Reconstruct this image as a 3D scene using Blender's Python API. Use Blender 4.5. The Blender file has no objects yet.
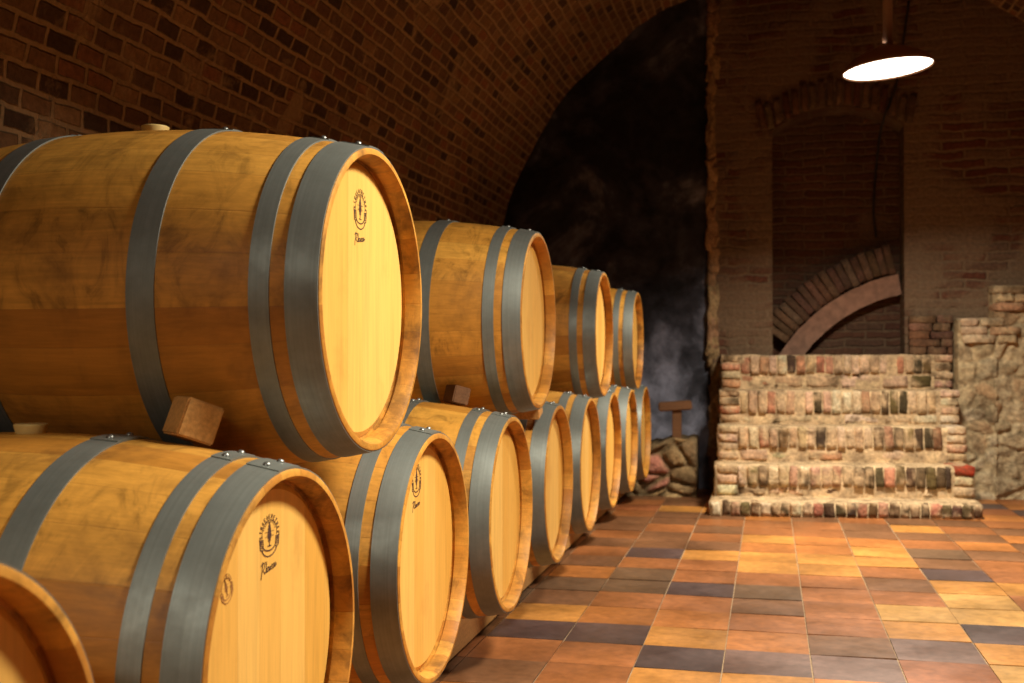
import bpy, bmesh, math, random
from mathutils import Vector, Matrix, noise
R = random.Random(7)
S = bpy.context.scene
COL = S.collection
PI = math.pi
EYE = 0.92                       # eye height above the tiles

# ------------------------------------------------------------------ helpers
def lin(r, g, b):
    f = lambda c: (c/255/12.92) if c/255 <= 0.04045 else ((c/255+0.055)/1.055)**2.4
    return (f(r), f(g), f(b), 1.0)

def link(name, bm, mat=None, parent=None, smooth=False):
    me = bpy.data.meshes.new(name)
    bm.normal_update()
    bm.to_mesh(me); bm.free()
    if smooth:
        for p in me.polygons: p.use_smooth = True
    if mat: me.materials.append(mat)
    o = bpy.data.objects.new(name, me)
    COL.objects.link(o)
    if parent: o.parent = parent
    return o

def tag(o, label, cat, group=None):
    o['label'] = label; o['category'] = cat
    if group: o['group'] = group
    return o

def struct(o, label=None):
    o['kind'] = 'structure'
    if label: o['label'] = label
    return o

def empty(name, loc, rz=0):
    o = bpy.data.objects.new(name, None); COL.objects.link(o)
    o.location = loc; o.rotation_euler = (0, 0, rz); o.empty_display_size = .1
    return o

class NT:
    """small wrapper for writing node trees"""
    def __init__(s, name):
        s.m = bpy.data.materials.new(name); s.m.use_nodes = True
        s.t = s.m.node_tree
        s.t.nodes.clear()
        s.out = s.t.nodes.new('ShaderNodeOutputMaterial')
        s.b = s.t.nodes.new('ShaderNodeBsdfPrincipled')
        s.t.links.new(s.b.outputs[0], s.out.inputs[0])
    def put(s, sock, v):
        if isinstance(v, bpy.types.NodeSocket): s.t.links.new(v, sock)
        elif v is not None:
            if sock.type == 'RGBA' and len(v) == 3: v = (*v, 1)
            sock.default_value = v
    def n(s, typ, ins=None, **pr):
        nd = s.t.nodes.new('ShaderNode'+typ)
        for k, v in pr.items(): setattr(nd, k, v)
        for k, v in (ins or {}).items(): s.put(nd.inputs[k], v)
        return nd
    def m2(s, op, a, b=None, c=None, clamp=False):
        nd = s.t.nodes.new('ShaderNodeMath'); nd.operation = op; nd.use_clamp = clamp
        s.put(nd.inputs[0], a); s.put(nd.inputs[1], b); s.put(nd.inputs[2], c)
        return nd.outputs[0]
    def mix(s, f, a, b, mode='MIX'):
        nd = s.t.nodes.new('ShaderNodeMix'); nd.data_type = 'RGBA'; nd.blend_type = mode
        s.put(nd.inputs[0], f); s.put(nd.inputs[6], a); s.put(nd.inputs[7], b)
        return nd.outputs[2]
    def ramp(s, f, stops):
        nd = s.t.nodes.new('ShaderNodeValToRGB'); cr = nd.color_ramp
        while len(cr.elements) < len(stops): cr.elements.new(0.5)
        for e, (p, c) in zip(cr.elements, stops):
            e.position = p
            e.color = c if not isinstance(c, (int, float)) else (c, c, c, 1)
        s.put(nd.inputs[0], f)
        return nd.outputs[0]
    def xyz(s, x, y, z):
        return s.n('CombineXYZ', {0: x, 1: y, 2: z}).outputs[0]
    def noise(s, vec, scale, detail=4, rough=.55, dist=0, dims='3D'):
        nd = s.n('TexNoise', {'Vector': vec, 'Scale': scale, 'Detail': detail, 'Roughness': rough, 'Distortion': dist}, noise_dimensions=dims)
        return nd.outputs[0]
    def bump(s, h, strength=.4, dist=.01, normal=None):
        nd = s.n('Bump', {'Strength': strength, 'Distance': dist, 'Height': h})
        if normal is not None: s.put(nd.inputs['Normal'], normal)
        return nd.outputs[0]
    def fin(s, color, rough=.6, metal=0, normal=None, spec=.5):
        s.put(s.b.inputs['Base Color'], color); s.put(s.b.inputs['Roughness'], rough)
        s.put(s.b.inputs['Metallic'], metal); s.put(s.b.inputs['Specular IOR Level'], spec)
        if normal is not None: s.put(s.b.inputs['Normal'], normal)
        return s.m

# ------------------------------------------------------------------ barrel dimensions
BL, RB, RH = .94, .337, .285     # length, bilge radius, radius at the ends
def rad(x):
    return RB-(RB-RH)*(abs(x)/(BL/2))**2

# ------------------------------------------------------------------ materials
def mat_staves():
    t = NT('oak_staves')
    oc = t.n('TexCoord').outputs['Object']
    rnd = t.n('ObjectInfo').outputs['Random']
    sp = t.n('SeparateXYZ', {0: oc}); x, y, z = sp.outputs
    zc = t.m2('SUBTRACT', z, RB)
    ang = t.m2('ARCTAN2', y, zc)
    N = 26
    a = t.m2('ADD', t.m2('MULTIPLY', ang, N/(2*PI)), t.m2('MULTIPLY', rnd, 7.0))
    wob = t.noise(t.xyz(a, rnd, 0), .55, 1)
    a2 = t.m2('ADD', a, t.m2('MULTIPLY', wob, 1.2))
    idx = t.m2('FLOOR', a2); fr = t.m2('FRACT', a2)
    wn = t.n('TexWhiteNoise', {'Vector': t.xyz(idx, t.m2('MULTIPLY', rnd, 31.7), 0)}, noise_dimensions='2D').outputs[0]
    gv = t.xyz(t.m2('ADD', t.m2('MULTIPLY', x, 2.2), t.m2('MULTIPLY', wn, 9)), t.m2('MULTIPLY', y, 30), t.m2('MULTIPLY', zc, 30))
    grain = t.noise(gv, 1.5, 6, .62, .6)
    fine = t.noise(t.xyz(t.m2('MULTIPLY', x, 12), t.m2('MULTIPLY', y, 220), t.m2('MULTIPLY', zc, 220)), 1, 3)
    off = t.n('VectorMath', {0: oc, 1: t.xyz(t.m2('MULTIPLY', rnd, 13), t.m2('MULTIPLY', rnd, 5), 0)}, operation='ADD').outputs[0]
    curl = t.noise(t.n('VectorMath', {0: off, 1: (1., .55, .55)}, operation='MULTIPLY').outputs[0], 13, 6, .65, 2.2)
    base = t.ramp(wn, [(0, lin(180, 118, 42)), (.3, lin(206, 144, 56)), (.7, lin(219, 160, 68)), (1, lin(192, 128, 46))])
    g = t.ramp(grain, [(.28, .76), (.5, .97), (.72, 1.06)])
    c = t.mix(1, base, g, 'MULTIPLY')
    c = t.mix(1, c, t.ramp(fine, [(.3, .88), (.7, 1.05)]), 'MULTIPLY')
    c = t.mix(t.m2('MULTIPLY', wn, 1.1, None, True), c, t.ramp(curl, [(.33, .5), (.47, .95), (.62, 1.12)]), 'MULTIPLY')
    # cellar mould and hand stains
    st = t.noise(off, 2.6, 5, .68, .9)
    st2 = t.noise(off, 22, 4, .6)
    mould = t.m2('MULTIPLY', t.ramp(st, [(.47, 0.), (.66, 1.)]), t.ramp(st2, [(.35, 0.15), (.65, 1.)]))
    c = t.mix(t.m2('MULTIPLY', mould, .7), c, lin(96, 64, 30))
    seam = t.m2('MINIMUM', fr, t.m2('SUBTRACT', 1, fr))
    sm = t.ramp(seam, [(0, 1.), (.022, .0)])
    c = t.mix(t.m2('MULTIPLY', sm, .22), c, lin(100, 62, 28))
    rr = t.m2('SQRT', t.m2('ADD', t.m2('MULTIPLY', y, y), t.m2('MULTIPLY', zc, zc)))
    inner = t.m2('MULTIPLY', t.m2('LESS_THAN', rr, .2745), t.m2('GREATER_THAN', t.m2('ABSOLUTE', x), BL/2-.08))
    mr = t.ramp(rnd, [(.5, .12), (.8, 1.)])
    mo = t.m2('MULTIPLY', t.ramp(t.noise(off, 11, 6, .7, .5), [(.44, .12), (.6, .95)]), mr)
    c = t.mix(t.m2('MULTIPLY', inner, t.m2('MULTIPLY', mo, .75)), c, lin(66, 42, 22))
    h = t.m2('ADD', t.m2('MULTIPLY', grain, .25), t.m2('MULTIPLY', sm, -.5))
    rough = t.m2('ADD', t.m2('MULTIPLY', grain, .2), .42)
    return t.fin(c, rough, 0, t.bump(h, .25, .002), .35)

def mat_head():
    t = NT('oak_head')
    oc = t.n('TexCoord').outputs['Object']
    rnd = t.n('ObjectInfo').outputs['Random']
    sp = t.n('SeparateXYZ', {0: oc}); x, y, z = sp.outputs
    a = t.m2('ADD', t.m2('MULTIPLY', y, 11.5), t.m2('MULTIPLY', rnd, 5))
    a = t.m2('ADD', a, t.m2('MULTIPLY', t.noise(t.xyz(a, rnd, 0), .6, 1), 1.1))
    idx = t.m2('FLOOR', a); fr = t.m2('FRACT', a)
    wn = t.n('TexWhiteNoise', {'Vector': t.xyz(idx, t.m2('MULTIPLY', rnd, 17.1), 0)}, noise_dimensions='2D').outputs[0]
    gv = t.xyz(0, t.m2('MULTIPLY', y, 34), t.m2('ADD', t.m2('MULTIPLY', z, 2.0), t.m2('MULTIPLY', wn, 9)))
    grain = t.noise(gv, 1.2, 6, .6, .5)
    fine = t.noise(t.xyz(0, t.m2('MULTIPLY', y, 240), t.m2('MULTIPLY', z, 9)), 1, 3)
    base = t.ramp(wn, [(0, lin(222, 168, 76)), (.5, lin(230, 179, 88)), (1, lin(236, 190, 102))])
    c = t.mix(1, base, t.ramp(grain, [(.3, .84), (.5, .98), (.7, 1.05)]), 'MULTIPLY')
    c = t.mix(1, c, t.ramp(fine, [(.3, .92), (.7, 1.04)]), 'MULTIPLY')
    st = t.noise(t.n('VectorMath', {0: oc, 1: t.xyz(0, t.m2('MULTIPLY', rnd, 13), 0)}, operation='ADD').outputs[0], 6, 5, .65)
    c = t.mix(t.m2('MULTIPLY', t.ramp(st, [(.56, 0.), (.75, 1.)]), .35), c, lin(190, 120, 48))
    seam = t.m2('MINIMUM', fr, t.m2('SUBTRACT', 1, fr))
    sm = t.ramp(seam, [(0, 1.), (.014, .0)])
    c = t.mix(t.m2('MULTIPLY', sm, .35), c, lin(165, 105, 45))
    return t.fin(c, .5, 0, t.bump(t.m2('ADD', t.m2('MULTIPLY', grain, .2), t.m2('MULTIPLY', sm, -.7)), .2, .002), .35)

def mat_hoop():
    t = NT('galvanised_steel')
    oc = t.n('TexCoord').outputs['Object']
    rnd = t.n('ObjectInfo').outputs['Random']
    sp = t.n('SeparateXYZ', {0: oc}); x, y, z = sp.outputs
    st = t.noise(t.xyz(t.m2('ADD', t.m2('MULTIPLY', x, 260), t.m2('MULTIPLY', rnd, 40)), t.m2('MULTIPLY', y, 2), t.m2('MULTIPLY', z, 2)), 1, 3)
    bl = t.noise(t.n('VectorMath', {0: oc, 1: t.xyz(rnd, rnd, 0)}, operation='ADD').outputs[0], 14, 5, .65)
    c = t.mix(st, lin(120, 126, 122), lin(148, 154, 149))
    c = t.mix(t.ramp(bl, [(.4, 0.), (.7, .5)]), c, lin(104, 106, 100))
    r = t.m2('ADD', .38, t.m2('MULTIPLY', bl, .25))
    return t.fin(c, r, .62, t.bump(st, .08, .001))

def mat_plain(name, col, rough=.6, metal=0, var=.25, scale=40, bump=.2):
    t = NT(name)
    oc = t.n('TexCoord').outputs['Object']
    n1 = t.noise(oc, scale, 5, .6)
    c = t.mix(1, col, t.ramp(n1, [(.3, 1-var), (.7, 1+var*.5)]), 'MULTIPLY')
    return t.fin(c, rough, metal, t.bump(n1, bump, .003))

def mat_wood(name, c1, c2, ax=0):
    """rough sawn wood, grain along local axis ax; ends show rings"""
    t = NT(name)
    oc = t.n('TexCoord').outputs['Object']
    rnd = t.n('ObjectInfo').outputs['Random']
    sc = [45, 45, 45]; sc[ax] = 3
    v = t.n('Mapping', {'Vector': oc, 'Scale': sc, 'Location': (3, 5, 1)}).outputs[0]
    g = t.noise(v, 1, 5, .6, .8)
    f = t.noise(oc, 120, 3)
    c = t.mix(g, c1, c2)
    c = t.mix(1, c, t.ramp(f, [(.3, .75), (.7, 1.1)]), 'MULTIPLY')
    return t.fin(c, .7, 0, t.bump(t.m2('ADD', g, f), .3, .003), .3)

def mat_brick(name, cols, mortar, bw, bh, ms=.012, distort=.02, bump=.8, patch=None, uvname='UVMap', squash=None):
    t = NT(name)
    uv = t.n('UVMap', uv_map=uvname).outputs[0]
    nv = t.n('TexNoise', {'Vector': uv, 'Scale': 5.0, 'Detail': 3}).outputs[1]
    nv2 = t.n('TexNoise', {'Vector': uv, 'Scale': 28.0, 'Detail': 3}).outputs[1]
    d = t.n('VectorMath', {0: nv, 1: (.5, .5, .5)}, operation='SUBTRACT').outputs[0]
    d = t.n('VectorMath', {0: d, 'Scale': distort*2}, operation='SCALE').outputs[0]
    d2 = t.n('VectorMath', {0: nv2, 1: (.5, .5, .5)}, operation='SUBTRACT').outputs[0]
    d2 = t.n('VectorMath', {0: d2, 'Scale': distort*.6}, operation='SCALE').outputs[0]
    v = t.n('VectorMath', {0: uv, 1: d}, operation='ADD').outputs[0]
    v = t.n('VectorMath', {0: v, 1: d2}, operation='ADD').outputs[0]
    bt = t.n('TexBrick', {'Vector': v, 'Color1': (0, 0, 0, 1), 'Color2': (1, 1, 1, 1), 'Mortar': (.5, .5, .5, 1), 'Scale': 1.0,
                          'Mortar Size': ms, 'Mortar Smooth': .5, 'Bias': 0., 'Brick Width': bw, 'Row Height': bh})
    k = len(cols)
    bc = t.ramp(bt.outputs[0], [(.08+.84*i/(k-1), c) for i, c in enumerate(cols)])
    n1 = t.noise(uv, 45, 5, .65)
    n2 = t.noise(uv, 1.3, 4, .6)
    bc = t.mix(1, bc, t.ramp(n1, [(.3, .6), (.7, 1.15)]), 'MULTIPLY')
    mo = t.mix(1, mortar, t.ramp(n1, [(.3, .7), (.7, 1.1)]), 'MULTIPLY')
    c = t.mix(bt.outputs[1], bc, mo)
    c = t.mix(1, c, t.ramp(n2, [(.3, .68), (.7, 1.2)]), 'MULTIPLY')
    h = t.m2('SUBTRACT', t.m2('MULTIPLY', n1, .5), bt.outputs[1])
    if patch:                     # mortar smeared over the bricks
        pm = t.ramp(t.noise(uv, patch[0], 5, .65, .6), [(patch[1], 0.), (patch[1]+.1, 1.)])
        c = t.mix(t.m2('MULTIPLY', pm, .85), c, mo)
        h = t.mix(t.m2('MULTIPLY', pm, .8), h, n1)
    return t.fin(c, .9, 0, t.bump(h, bump, .012), .2)

def mat_attr(name, rough=.85, var=.35, scale=60, bump=.5, spec=.25, dist=.006, rvar=0., grime=0.):
    """colour of each tile, brick or stone from the mesh, broken up by noise"""
    t = NT(name)
    at = t.n('Attribute', attribute_name='Col').outputs[0]
    geo = t.n('NewGeometry').outputs['Position']
    n1 = t.noise(geo, scale, 6, .65)
    n2 = t.noise(geo, scale*.22, 4, .6)
    c = t.mix(1, at, t.ramp(n1, [(.28, 1-var), (.72, 1+var*.45)]), 'MULTIPLY')
    c = t.mix(1, c, t.ramp(n2, [(.3, 1-var*.6), (.7, 1+var*.3)]), 'MULTIPLY')
    if grime:
        g1 = t.noise(geo, 7, 6, .72, .8)
        c = t.mix(t.m2('MULTIPLY', t.ramp(g1, [(.5, 0.), (.66, 1.)]), grime), c, lin(74, 58, 40))
    r = t.m2('ADD', rough, t.m2('MULTIPLY', t.m2('SUBTRACT', n2, .5), rvar))
    return t.fin(c, r, 0, t.bump(n1, bump, dist), spec)

def mat_soot():
    t = NT('sooty_plaster')
    geo = t.n('NewGeometry').outputs['Position']
    n1 = t.noise(geo, 1.7, 6, .62, .6)
    n2 = t.noise(geo, 9, 5, .65, .4)
    sp = t.n('SeparateXYZ', {0: geo})
    # bare paler plaster survives low down, soot is solid higher up
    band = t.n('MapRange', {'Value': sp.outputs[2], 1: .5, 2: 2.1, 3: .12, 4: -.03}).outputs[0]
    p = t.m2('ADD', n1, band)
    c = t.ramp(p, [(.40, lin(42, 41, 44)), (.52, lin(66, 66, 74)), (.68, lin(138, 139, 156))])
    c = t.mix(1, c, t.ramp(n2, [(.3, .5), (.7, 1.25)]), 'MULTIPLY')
    return t.fin(c, .95, 0, t.bump(n2, .4, .01), .1)

M = dict(
    staves=mat_staves(), head=mat_head(), hoop=mat_hoop(),
    rivet=mat_plain('rivet_steel', lin(150, 152, 148), .4, .8, .2, 60, .05),
    bung=mat_plain('pale_silicone', lin(214, 186, 118), .55, 0, .08, 30, .05),
    ink=mat_plain('burnt_ink', lin(74, 44, 34), .8, 0, .5, 400, .0),
    faint_ink=mat_plain('faded_ink', lin(164, 110, 56), .8, 0, .4, 300, 0),
    block=mat_wood('sawn_block', lin(186, 132, 70), lin(228, 176, 106), 0),
    rail=mat_wood('rail_timber', lin(170, 120, 66), lin(214, 166, 102), 1),
    old_and_shaded=mat_wood('old_and_shaded_wood', lin(84, 56, 36), lin(130, 90, 58), 0),
    vault=mat_brick('vault_brick', [lin(78, 56, 40), lin(128, 94, 62), lin(112, 78, 52), lin(150, 112, 74), lin(96, 70, 50), lin(140, 92, 60)], lin(164, 132, 94), .138, .061, .011, .012, .9, (3.0, .58)),
    oldbrick=mat_brick('old_wall_brick', [lin(92, 54, 40), lin(104, 66, 50), lin(98, 74, 58), lin(112, 90, 72)], lin(118, 97, 76), .28, .062, .013, .03, .9, (1.6, .42)),
    niche=mat_brick('niche_brick', [lin(84, 54, 42), lin(98, 66, 50), lin(92, 68, 54)], lin(104, 82, 64), .27, .058, .012, .03, .9, (1.8, .56)),
    masonry=mat_attr('masonry', .9, .5, 55, .8, .2, .010, 0, .8),
    rubble=mat_attr('rubble', .92, .5, 34, 1., .2, .016, 0, .6),
    tiles=mat_attr('clay_tiles', .42, .34, 26, .14, .36, .003, .4),
    grout=mat_plain('grout', lin(168, 140, 108), .9, 0, .3, 60, .3),
    soot=mat_soot(),
    mortar=mat_plain('rough_mortar', lin(150, 118, 84), .95, 0, .45, 30, .8),
    pink=mat_plain('pinkish_plaster', lin(140, 106, 88), .9, 0, .35, 18, .5),
    shade=mat_plain('brown_enamel', lin(140, 102, 78), .5, .1, .15, 20, .05),
    cable=mat_plain('black_rubber', lin(26, 24, 24), .6, 0, .1, 20, 0),
)
def mat_emit():
    t = NT('glowing_diffuser')
    t.put(t.b.inputs['Base Color'], (.9, .9, .9, 1))
    t.put(t.b.inputs['Emission Color'], (1., .905, .73, 1)); t.put(t.b.inputs['Emission Strength'], LAMP)
    return t.m
LAMP = 7.0
M['glow'] = mat_emit()

# ------------------------------------------------------------------ barrels
SEG = 112
def lathe(bm, prof, seg=SEG, closed=False, z0=RB):
    """prof: (x, r) revolved round the local X axis through z0"""
    rings = []
    for x, r in prof:
        rings.append([bm.verts.new((x, r*math.sin(2*PI*i/seg), z0+r*math.cos(2*PI*i/seg))) for i in range(seg)])
    pr = list(zip(rings, rings[1:]))
    if closed: pr.append((rings[-1], rings[0]))
    for a, b in pr:
        for i in range(seg):
            j = (i+1) % seg
            bm.faces.new((a[i], a[j], b[j], b[i]))
    return rings

def staves_mesh():
    bm = bmesh.new()
    h = BL/2
    def end(s):                   # from outside edge into the croze
        return [(s*(h-.0015), RH-.0005), (s*h, RH-.003), (s*h, RH-.011), (s*(h-.012), .2685), (s*(h-.033), .2665), (s*(h-.036), .2715), (s*(h-.043), .2715), (s*(h-.046), .262), (s*(h-.07), .268)]
    xs = [-h+.0015+(BL-.003)*i/40 for i in range(41)]
    prof = end(-1)[::-1][:-1]+[(x, rad(x)) for x in xs]+end(1)[1:]
    lathe(bm, prof)
    bmesh.ops.recalc_face_normals(bm, faces=bm.faces)
    for f in bm.faces: f.smooth = True
    for e in bm.edges:
        if len(e.link_faces) == 2 and e.calc_face_angle(0) > .5: e.smooth = False
    me = bpy.data.meshes.new('staves'); bm.to_mesh(me); bm.free(); me.materials.append(M['staves'])
    return me

def head_mesh(s):
    bm = bmesh.new()
    h = BL/2
    prof = [(s*(h-.046), .2645), (s*(h-.043), .2645), (s*(h-.036), .252), (s*(h-.036), .2), (s*(h-.036), .1), (s*(h-.036), .03)]
    rg = lathe(bm, prof, 96)
    c = bm.verts.new((s*(h-.036), 0, RB))
    for i in range(96): bm.faces.new((rg[-1][i], rg[-1][(i+1) % 96], c))
    bmesh.ops.recalc_face_normals(bm, faces=bm.faces)
    me = bpy.data.meshes.new('head'); bm.to_mesh(me); bm.free(); me.materials.append(M['head'])
    # make sure the face looks outwards
    if me.polygons[-1].normal.x*s < 0: me.flip_normals()
    return me

def hoop_mesh(a, b, s):
    """band from a to b metres behind the end s, with a riveted lap at the top"""
    bm = bmesh.new()
    x0, x1 = BL/2-a, BL/2-b
    n = 6; th = .0026
    outer = [(s*(x0+(x1-x0)*i/n), rad(x0+(x1-x0)*i/n)+th) for i in range(n+1)]
    inner = [(s*(x0+(x1-x0)*i/n), rad(x0+(x1-x0)*i/n)+.0002) for i in range(n+1)][::-1]
    lathe(bm, outer+inner, SEG, True)
    # lap plate
    for k in range(2):
        t0 = -.13+.0*k
    lap = []
    for i in range(13):
        t = -.14+.28*i/12
        lap.append([bm.verts.new((x, r*math.sin(t), RB+r*math.cos(t))) for x, r in
                    [(outer[0][0], outer[0][1]-.0005), (outer[0][0], outer[0][1]+.0018), (outer[-1][0], outer[-1][1]+.0018), (outer[-1][0], outer[-1][1]-.0005)]])
    for p, q in zip(lap, lap[1:]):
        for i in range(3): bm.faces.new((p[i], p[i+1], q[i+1], q[i]))
    bm.faces.new(lap[0]); bm.faces.new(lap[-1][::-1])
    bmesh.ops.recalc_face_normals(bm, faces=bm.faces)
    for f in bm.faces: f.smooth = True
    for e in bm.edges:
        if len(e.link_faces) == 2 and e.calc_face_angle(0) > .5: e.smooth = False
    me = bpy.data.meshes.new('hoop'); bm.to_mesh(me); bm.free(); me.materials.append(M['hoop'])
    return me

def rivet_mesh():
    bm = bmesh.new()
    prof = [(.0065, 0), (.006, .0022), (.004, .0042), (.0015, .005)]
    rs = [[bm.verts.new((r*math.cos(2*PI*i/10), r*math.sin(2*PI*i/10), z)) for i in range(10)] for r, z in prof]
    for a, b in zip(rs, rs[1:]):
        for i in range(10): bm.faces.new((a[i], a[(i+1) % 10], b[(i+1) % 10], b[i]))
    bm.faces.new(rs[-1])
    for f in bm.faces: f.smooth = True
    me = bpy.data.meshes.new('rivet'); bm.to_mesh(me); bm.free(); me.materials.append(M['rivet'])
    return me

def bung_mesh():
    bm = bmesh.new()
    prof = [(.022, -.012), (.0245, .0), (.0275, .012), (.0272, .0145), (.025, .0155)]
    n = 28
    rs = [[bm.verts.new((r*math.cos(2*PI*i/n), r*math.sin(2*PI*i/n), z)) for i in range(n)] for r, z in prof]
    for a, b in zip(rs, rs[1:]):
        for i in range(n): bm.faces.new((a[i], a[(i+1) % n], b[(i+1) % n], b[i]))
    bm.faces.new(rs[-1])
    for f in bm.faces: f.smooth = True
    me = bpy.data.meshes.new('bung'); bm.to_mesh(me); bm.free(); me.materials.append(M['bung'])
    return me

# --- the cooper's stamp: strokes in a (u, v) plane, metres, u to the right
def stroke(bm, pts, w, w1=None):
    """thin inked stroke with a little thickness, along +X of the head"""
    n = len(pts); w1 = w if w1 is None else w1
    L = []
    for i, (u, v) in enumerate(pts):
        a = Vector(pts[max(0, i-1)]); b = Vector(pts[min(n-1, i+1)])
        d = (b-a); d = d.normalized() if d.length > 0 else Vector((1, 0))
        ww = (w+(w1-w)*i/max(1, n-1))/2
        p = Vector((-d.y, d.x))*ww
        L.append((bm.verts.new((.0005, u+p.x, v+p.y)), bm.verts.new((.0005, u-p.x, v-p.y)),
                  bm.verts.new((0, u+p.x*1.05, v+p.y*1.05)), bm.verts.new((0, u-p.x*1.05, v-p.y*1.05))))
    for a, b in zip(L, L[1:]):
        bm.faces.new((a[0], a[1], b[1], b[0])); bm.faces.new((a[2], a[0], b[0], b[2])); bm.faces.new((a[1], a[3], b[3], b[1]))
    for q in (L[0], L[-1]):
        bm.faces.new((q[0], q[1], q[3], q[2]))
    return bm

def arc(cx, cy, rx, ry, a0, a1, n=16):
    return [(cx+rx*math.cos(math.radians(a0+(a1-a0)*i/n)), cy+ry*math.sin(math.radians(a0+(a1-a0)*i/n))) for i in range(n+1)]

def stamp_mesh():
    bm = bmesh.new()
    # worn ring of lettering round the top
    rr = random.Random(3)
    for i in range(15):
        a = -22+224*i/14
        ca, sa = math.cos(math.radians(a)), math.sin(math.radians(a))
        def P(r, tt):             # radial, tangential
            return (r*ca*.93-tt*sa, r*sa*1.08+tt*ca)
        k = rr.randrange(5)
        r0, r1 = .0265, .0335
        if k == 0: ss = [[P(r0, .002), P(r1, 0), P(r0, -.002)]]
        elif k == 1: ss = [[P(r0, .0018), P(r1, .0018)], [P(r1, .0018), P(r0, -.0018)], [P(r0, -.0018), P(r1, -.0018)]]
        elif k == 2: ss = [[P(r1, .002), P(r1, -.002)], [P(r1, 0), P(r0, 0)]]
        elif k == 3: ss = [[P(r0, .0018), P(r1, .0018), P(r1, -.0015), P((r0+r1)/2, -.0015), P((r0+r1)/2, .0018)], [P((r0+r1)/2, 0), P(r0, -.002)]]
        else: ss = [[P(r1, -.0018), P(r1, .0018), P(r0, .0018), P(r0, -.0018)], [P((r0+r1)/2, .0018), P((r0+r1)/2, -.001)]]
        for s in ss: stroke(bm, s, .0011)
    # inner sunburst
    for i in range(13):
        a = math.radians(15+150*i/12)
        stroke(bm, [(.0165*math.cos(a), .003+.018*math.sin(a)), (.0215*math.cos(a), .003+.0235*math.sin(a))], .0009)
    stroke(bm, arc(0, 0, .0235, .026, -15, 195, 30), .0007)
    # little tree in the middle
    for k in range(6):
        v = .016-.0055*k
        w = [.0022, .0042, .0052, .0058, .0048, .003][k]
        stroke(bm, [(-w, v-.004), (0, v+.003), (w, v-.004)], .0034)
    stroke(bm, [(0, .021), (0, -.026)], .0032, .0016)
    stroke(bm, [(-.014, .003), (.014, .003)], .0008); stroke(bm, [(-.013, -.006), (.013, -.006)], .0008)
    # flanking scrolls and ribbon
    for s in (-1, 1):
        for j in range(5):
            stroke(bm, [(s*.021, -.010-.0036*j), (s*.0305, -.0085-.0036*j)], .0017)
        stroke(bm, [(s*.0205, -.008), (s*.019, -.026)], .0012); stroke(bm, [(s*.0315, -.006), (s*.029, -.027)], .0012)
        stroke(bm, [(s*.030, -.027), (s*.020, -.030)], .0022)
    stroke(bm, arc(0, -.020, .021, .0135, 190, 350, 18), .0024)
    stroke(bm, arc(0, -.025, .024, .0195, 192, 348, 18), .0022)
    stroke(bm, [(-.006, -.0245), (.006, -.0245)], .0016)
    me = bpy.data.meshes.new('stamp'); bmesh.ops.recalc_face_normals(bm, faces=bm.faces); bm.to_mesh(me); bm.free(); me.materials.append(M['ink'])
    return me

def script_mesh():
    """hand-written word under the emblem"""
    bm = bmesh.new()
    w = .0021
    sl = lambda pts: [(x+.28*y, y) for x, y in pts]
    S2 = [
        [(-.030, -.012), (-.029, .0), (-.027, .014)],                               # tall opening stroke
        [(-.034, .010), (-.027, .0145), (-.022, .011)],
        [(-.018, .013), (-.0205, .004), (-.025, .0005), (-.0205, -.002), (-.017, -.006), (-.0145, -.004)],
        [(-.0125, .012), (-.0125, -.003), (-.011, -.006), (-.009, -.003)],          # l
        arc(-.0055, -.002, .0032, .0038, 40, 380, 12)+[(-.0022, -.006), (-.0005, -.004)],   # a
        [(.0005, .0015), (.0008, -.004), (.003, -.006), (.005, -.003), (.0055, .0015), (.0055, -.004), (.007, -.006)],   # u
        [(.0125, .001), (.010, .0018), (.0095, -.001), (.0125, -.003), (.011, -.006), (.008, -.005)],   # s
        [(.0185, .001), (.016, .0018), (.0155, -.001), (.0185, -.003), (.017, -.006), (.014, -.005)],   # s
        [(.0205, -.002), (.0245, -.001), (.0235, .0018), (.0208, -.001), (.0215, -.0055), (.0265, -.004), (.029, -.001)],  # e
    ]
    for p in S2: stroke(bm, sl(p), w, w*.7)
    me = bpy.data.meshes.new('script'); bmesh.ops.recalc_face_normals(bm, faces=bm.faces); bm.to_mesh(me); bm.free(); me.materials.append(M['ink'])
    return me

ME = dict(staves=staves_mesh(), headf=head_mesh(1), headb=head_mesh(-1), rivet=rivet_mesh(), bung=bung_mesh(), stamp=stamp_mesh(), script=script_mesh())
HOOPS = [(.003, .0575), (.083, .117), (.278, .328)]
ME['hoops'] = [(s, ab, hoop_mesh(ab[0], ab[1], s)) for s in (1, -1) for ab in HOOPS]

def child(name, me, parent, loc=(0, 0, 0), rot=(0, 0, 0)):
    o = bpy.data.objects.new(name, me); COL.objects.link(o); o.parent = parent
    o.location = loc; o.rotation_euler = rot
    return o

def make_barrel(loc):
    root = empty('wine_barrel', loc)
    child('staves', ME['staves'], root)
    child('head', ME['headf'], root); child('head', ME['headb'], root)
    for s, (a, b), me in ME['hoops']:
        h = child('hoop', me, root)
        xm = BL/2-(a+b)/2
        for t in (-.085, .085):
            r = rad(xm)+.0042
            child('rivet', ME['rivet'], h, (s*xm, r*math.sin(t), RB+r*math.cos(t)), (-t, 0, 0))
    child('bung', ME['bung'], root, (.0, 0, 2*RB))
    return root

def copy_tree(o, parent=None):
    c = o.copy(); COL.objects.link(c)
    if parent: c.parent = parent
    for ch in list(o.children): copy_tree(ch, c)
    return c

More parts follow.
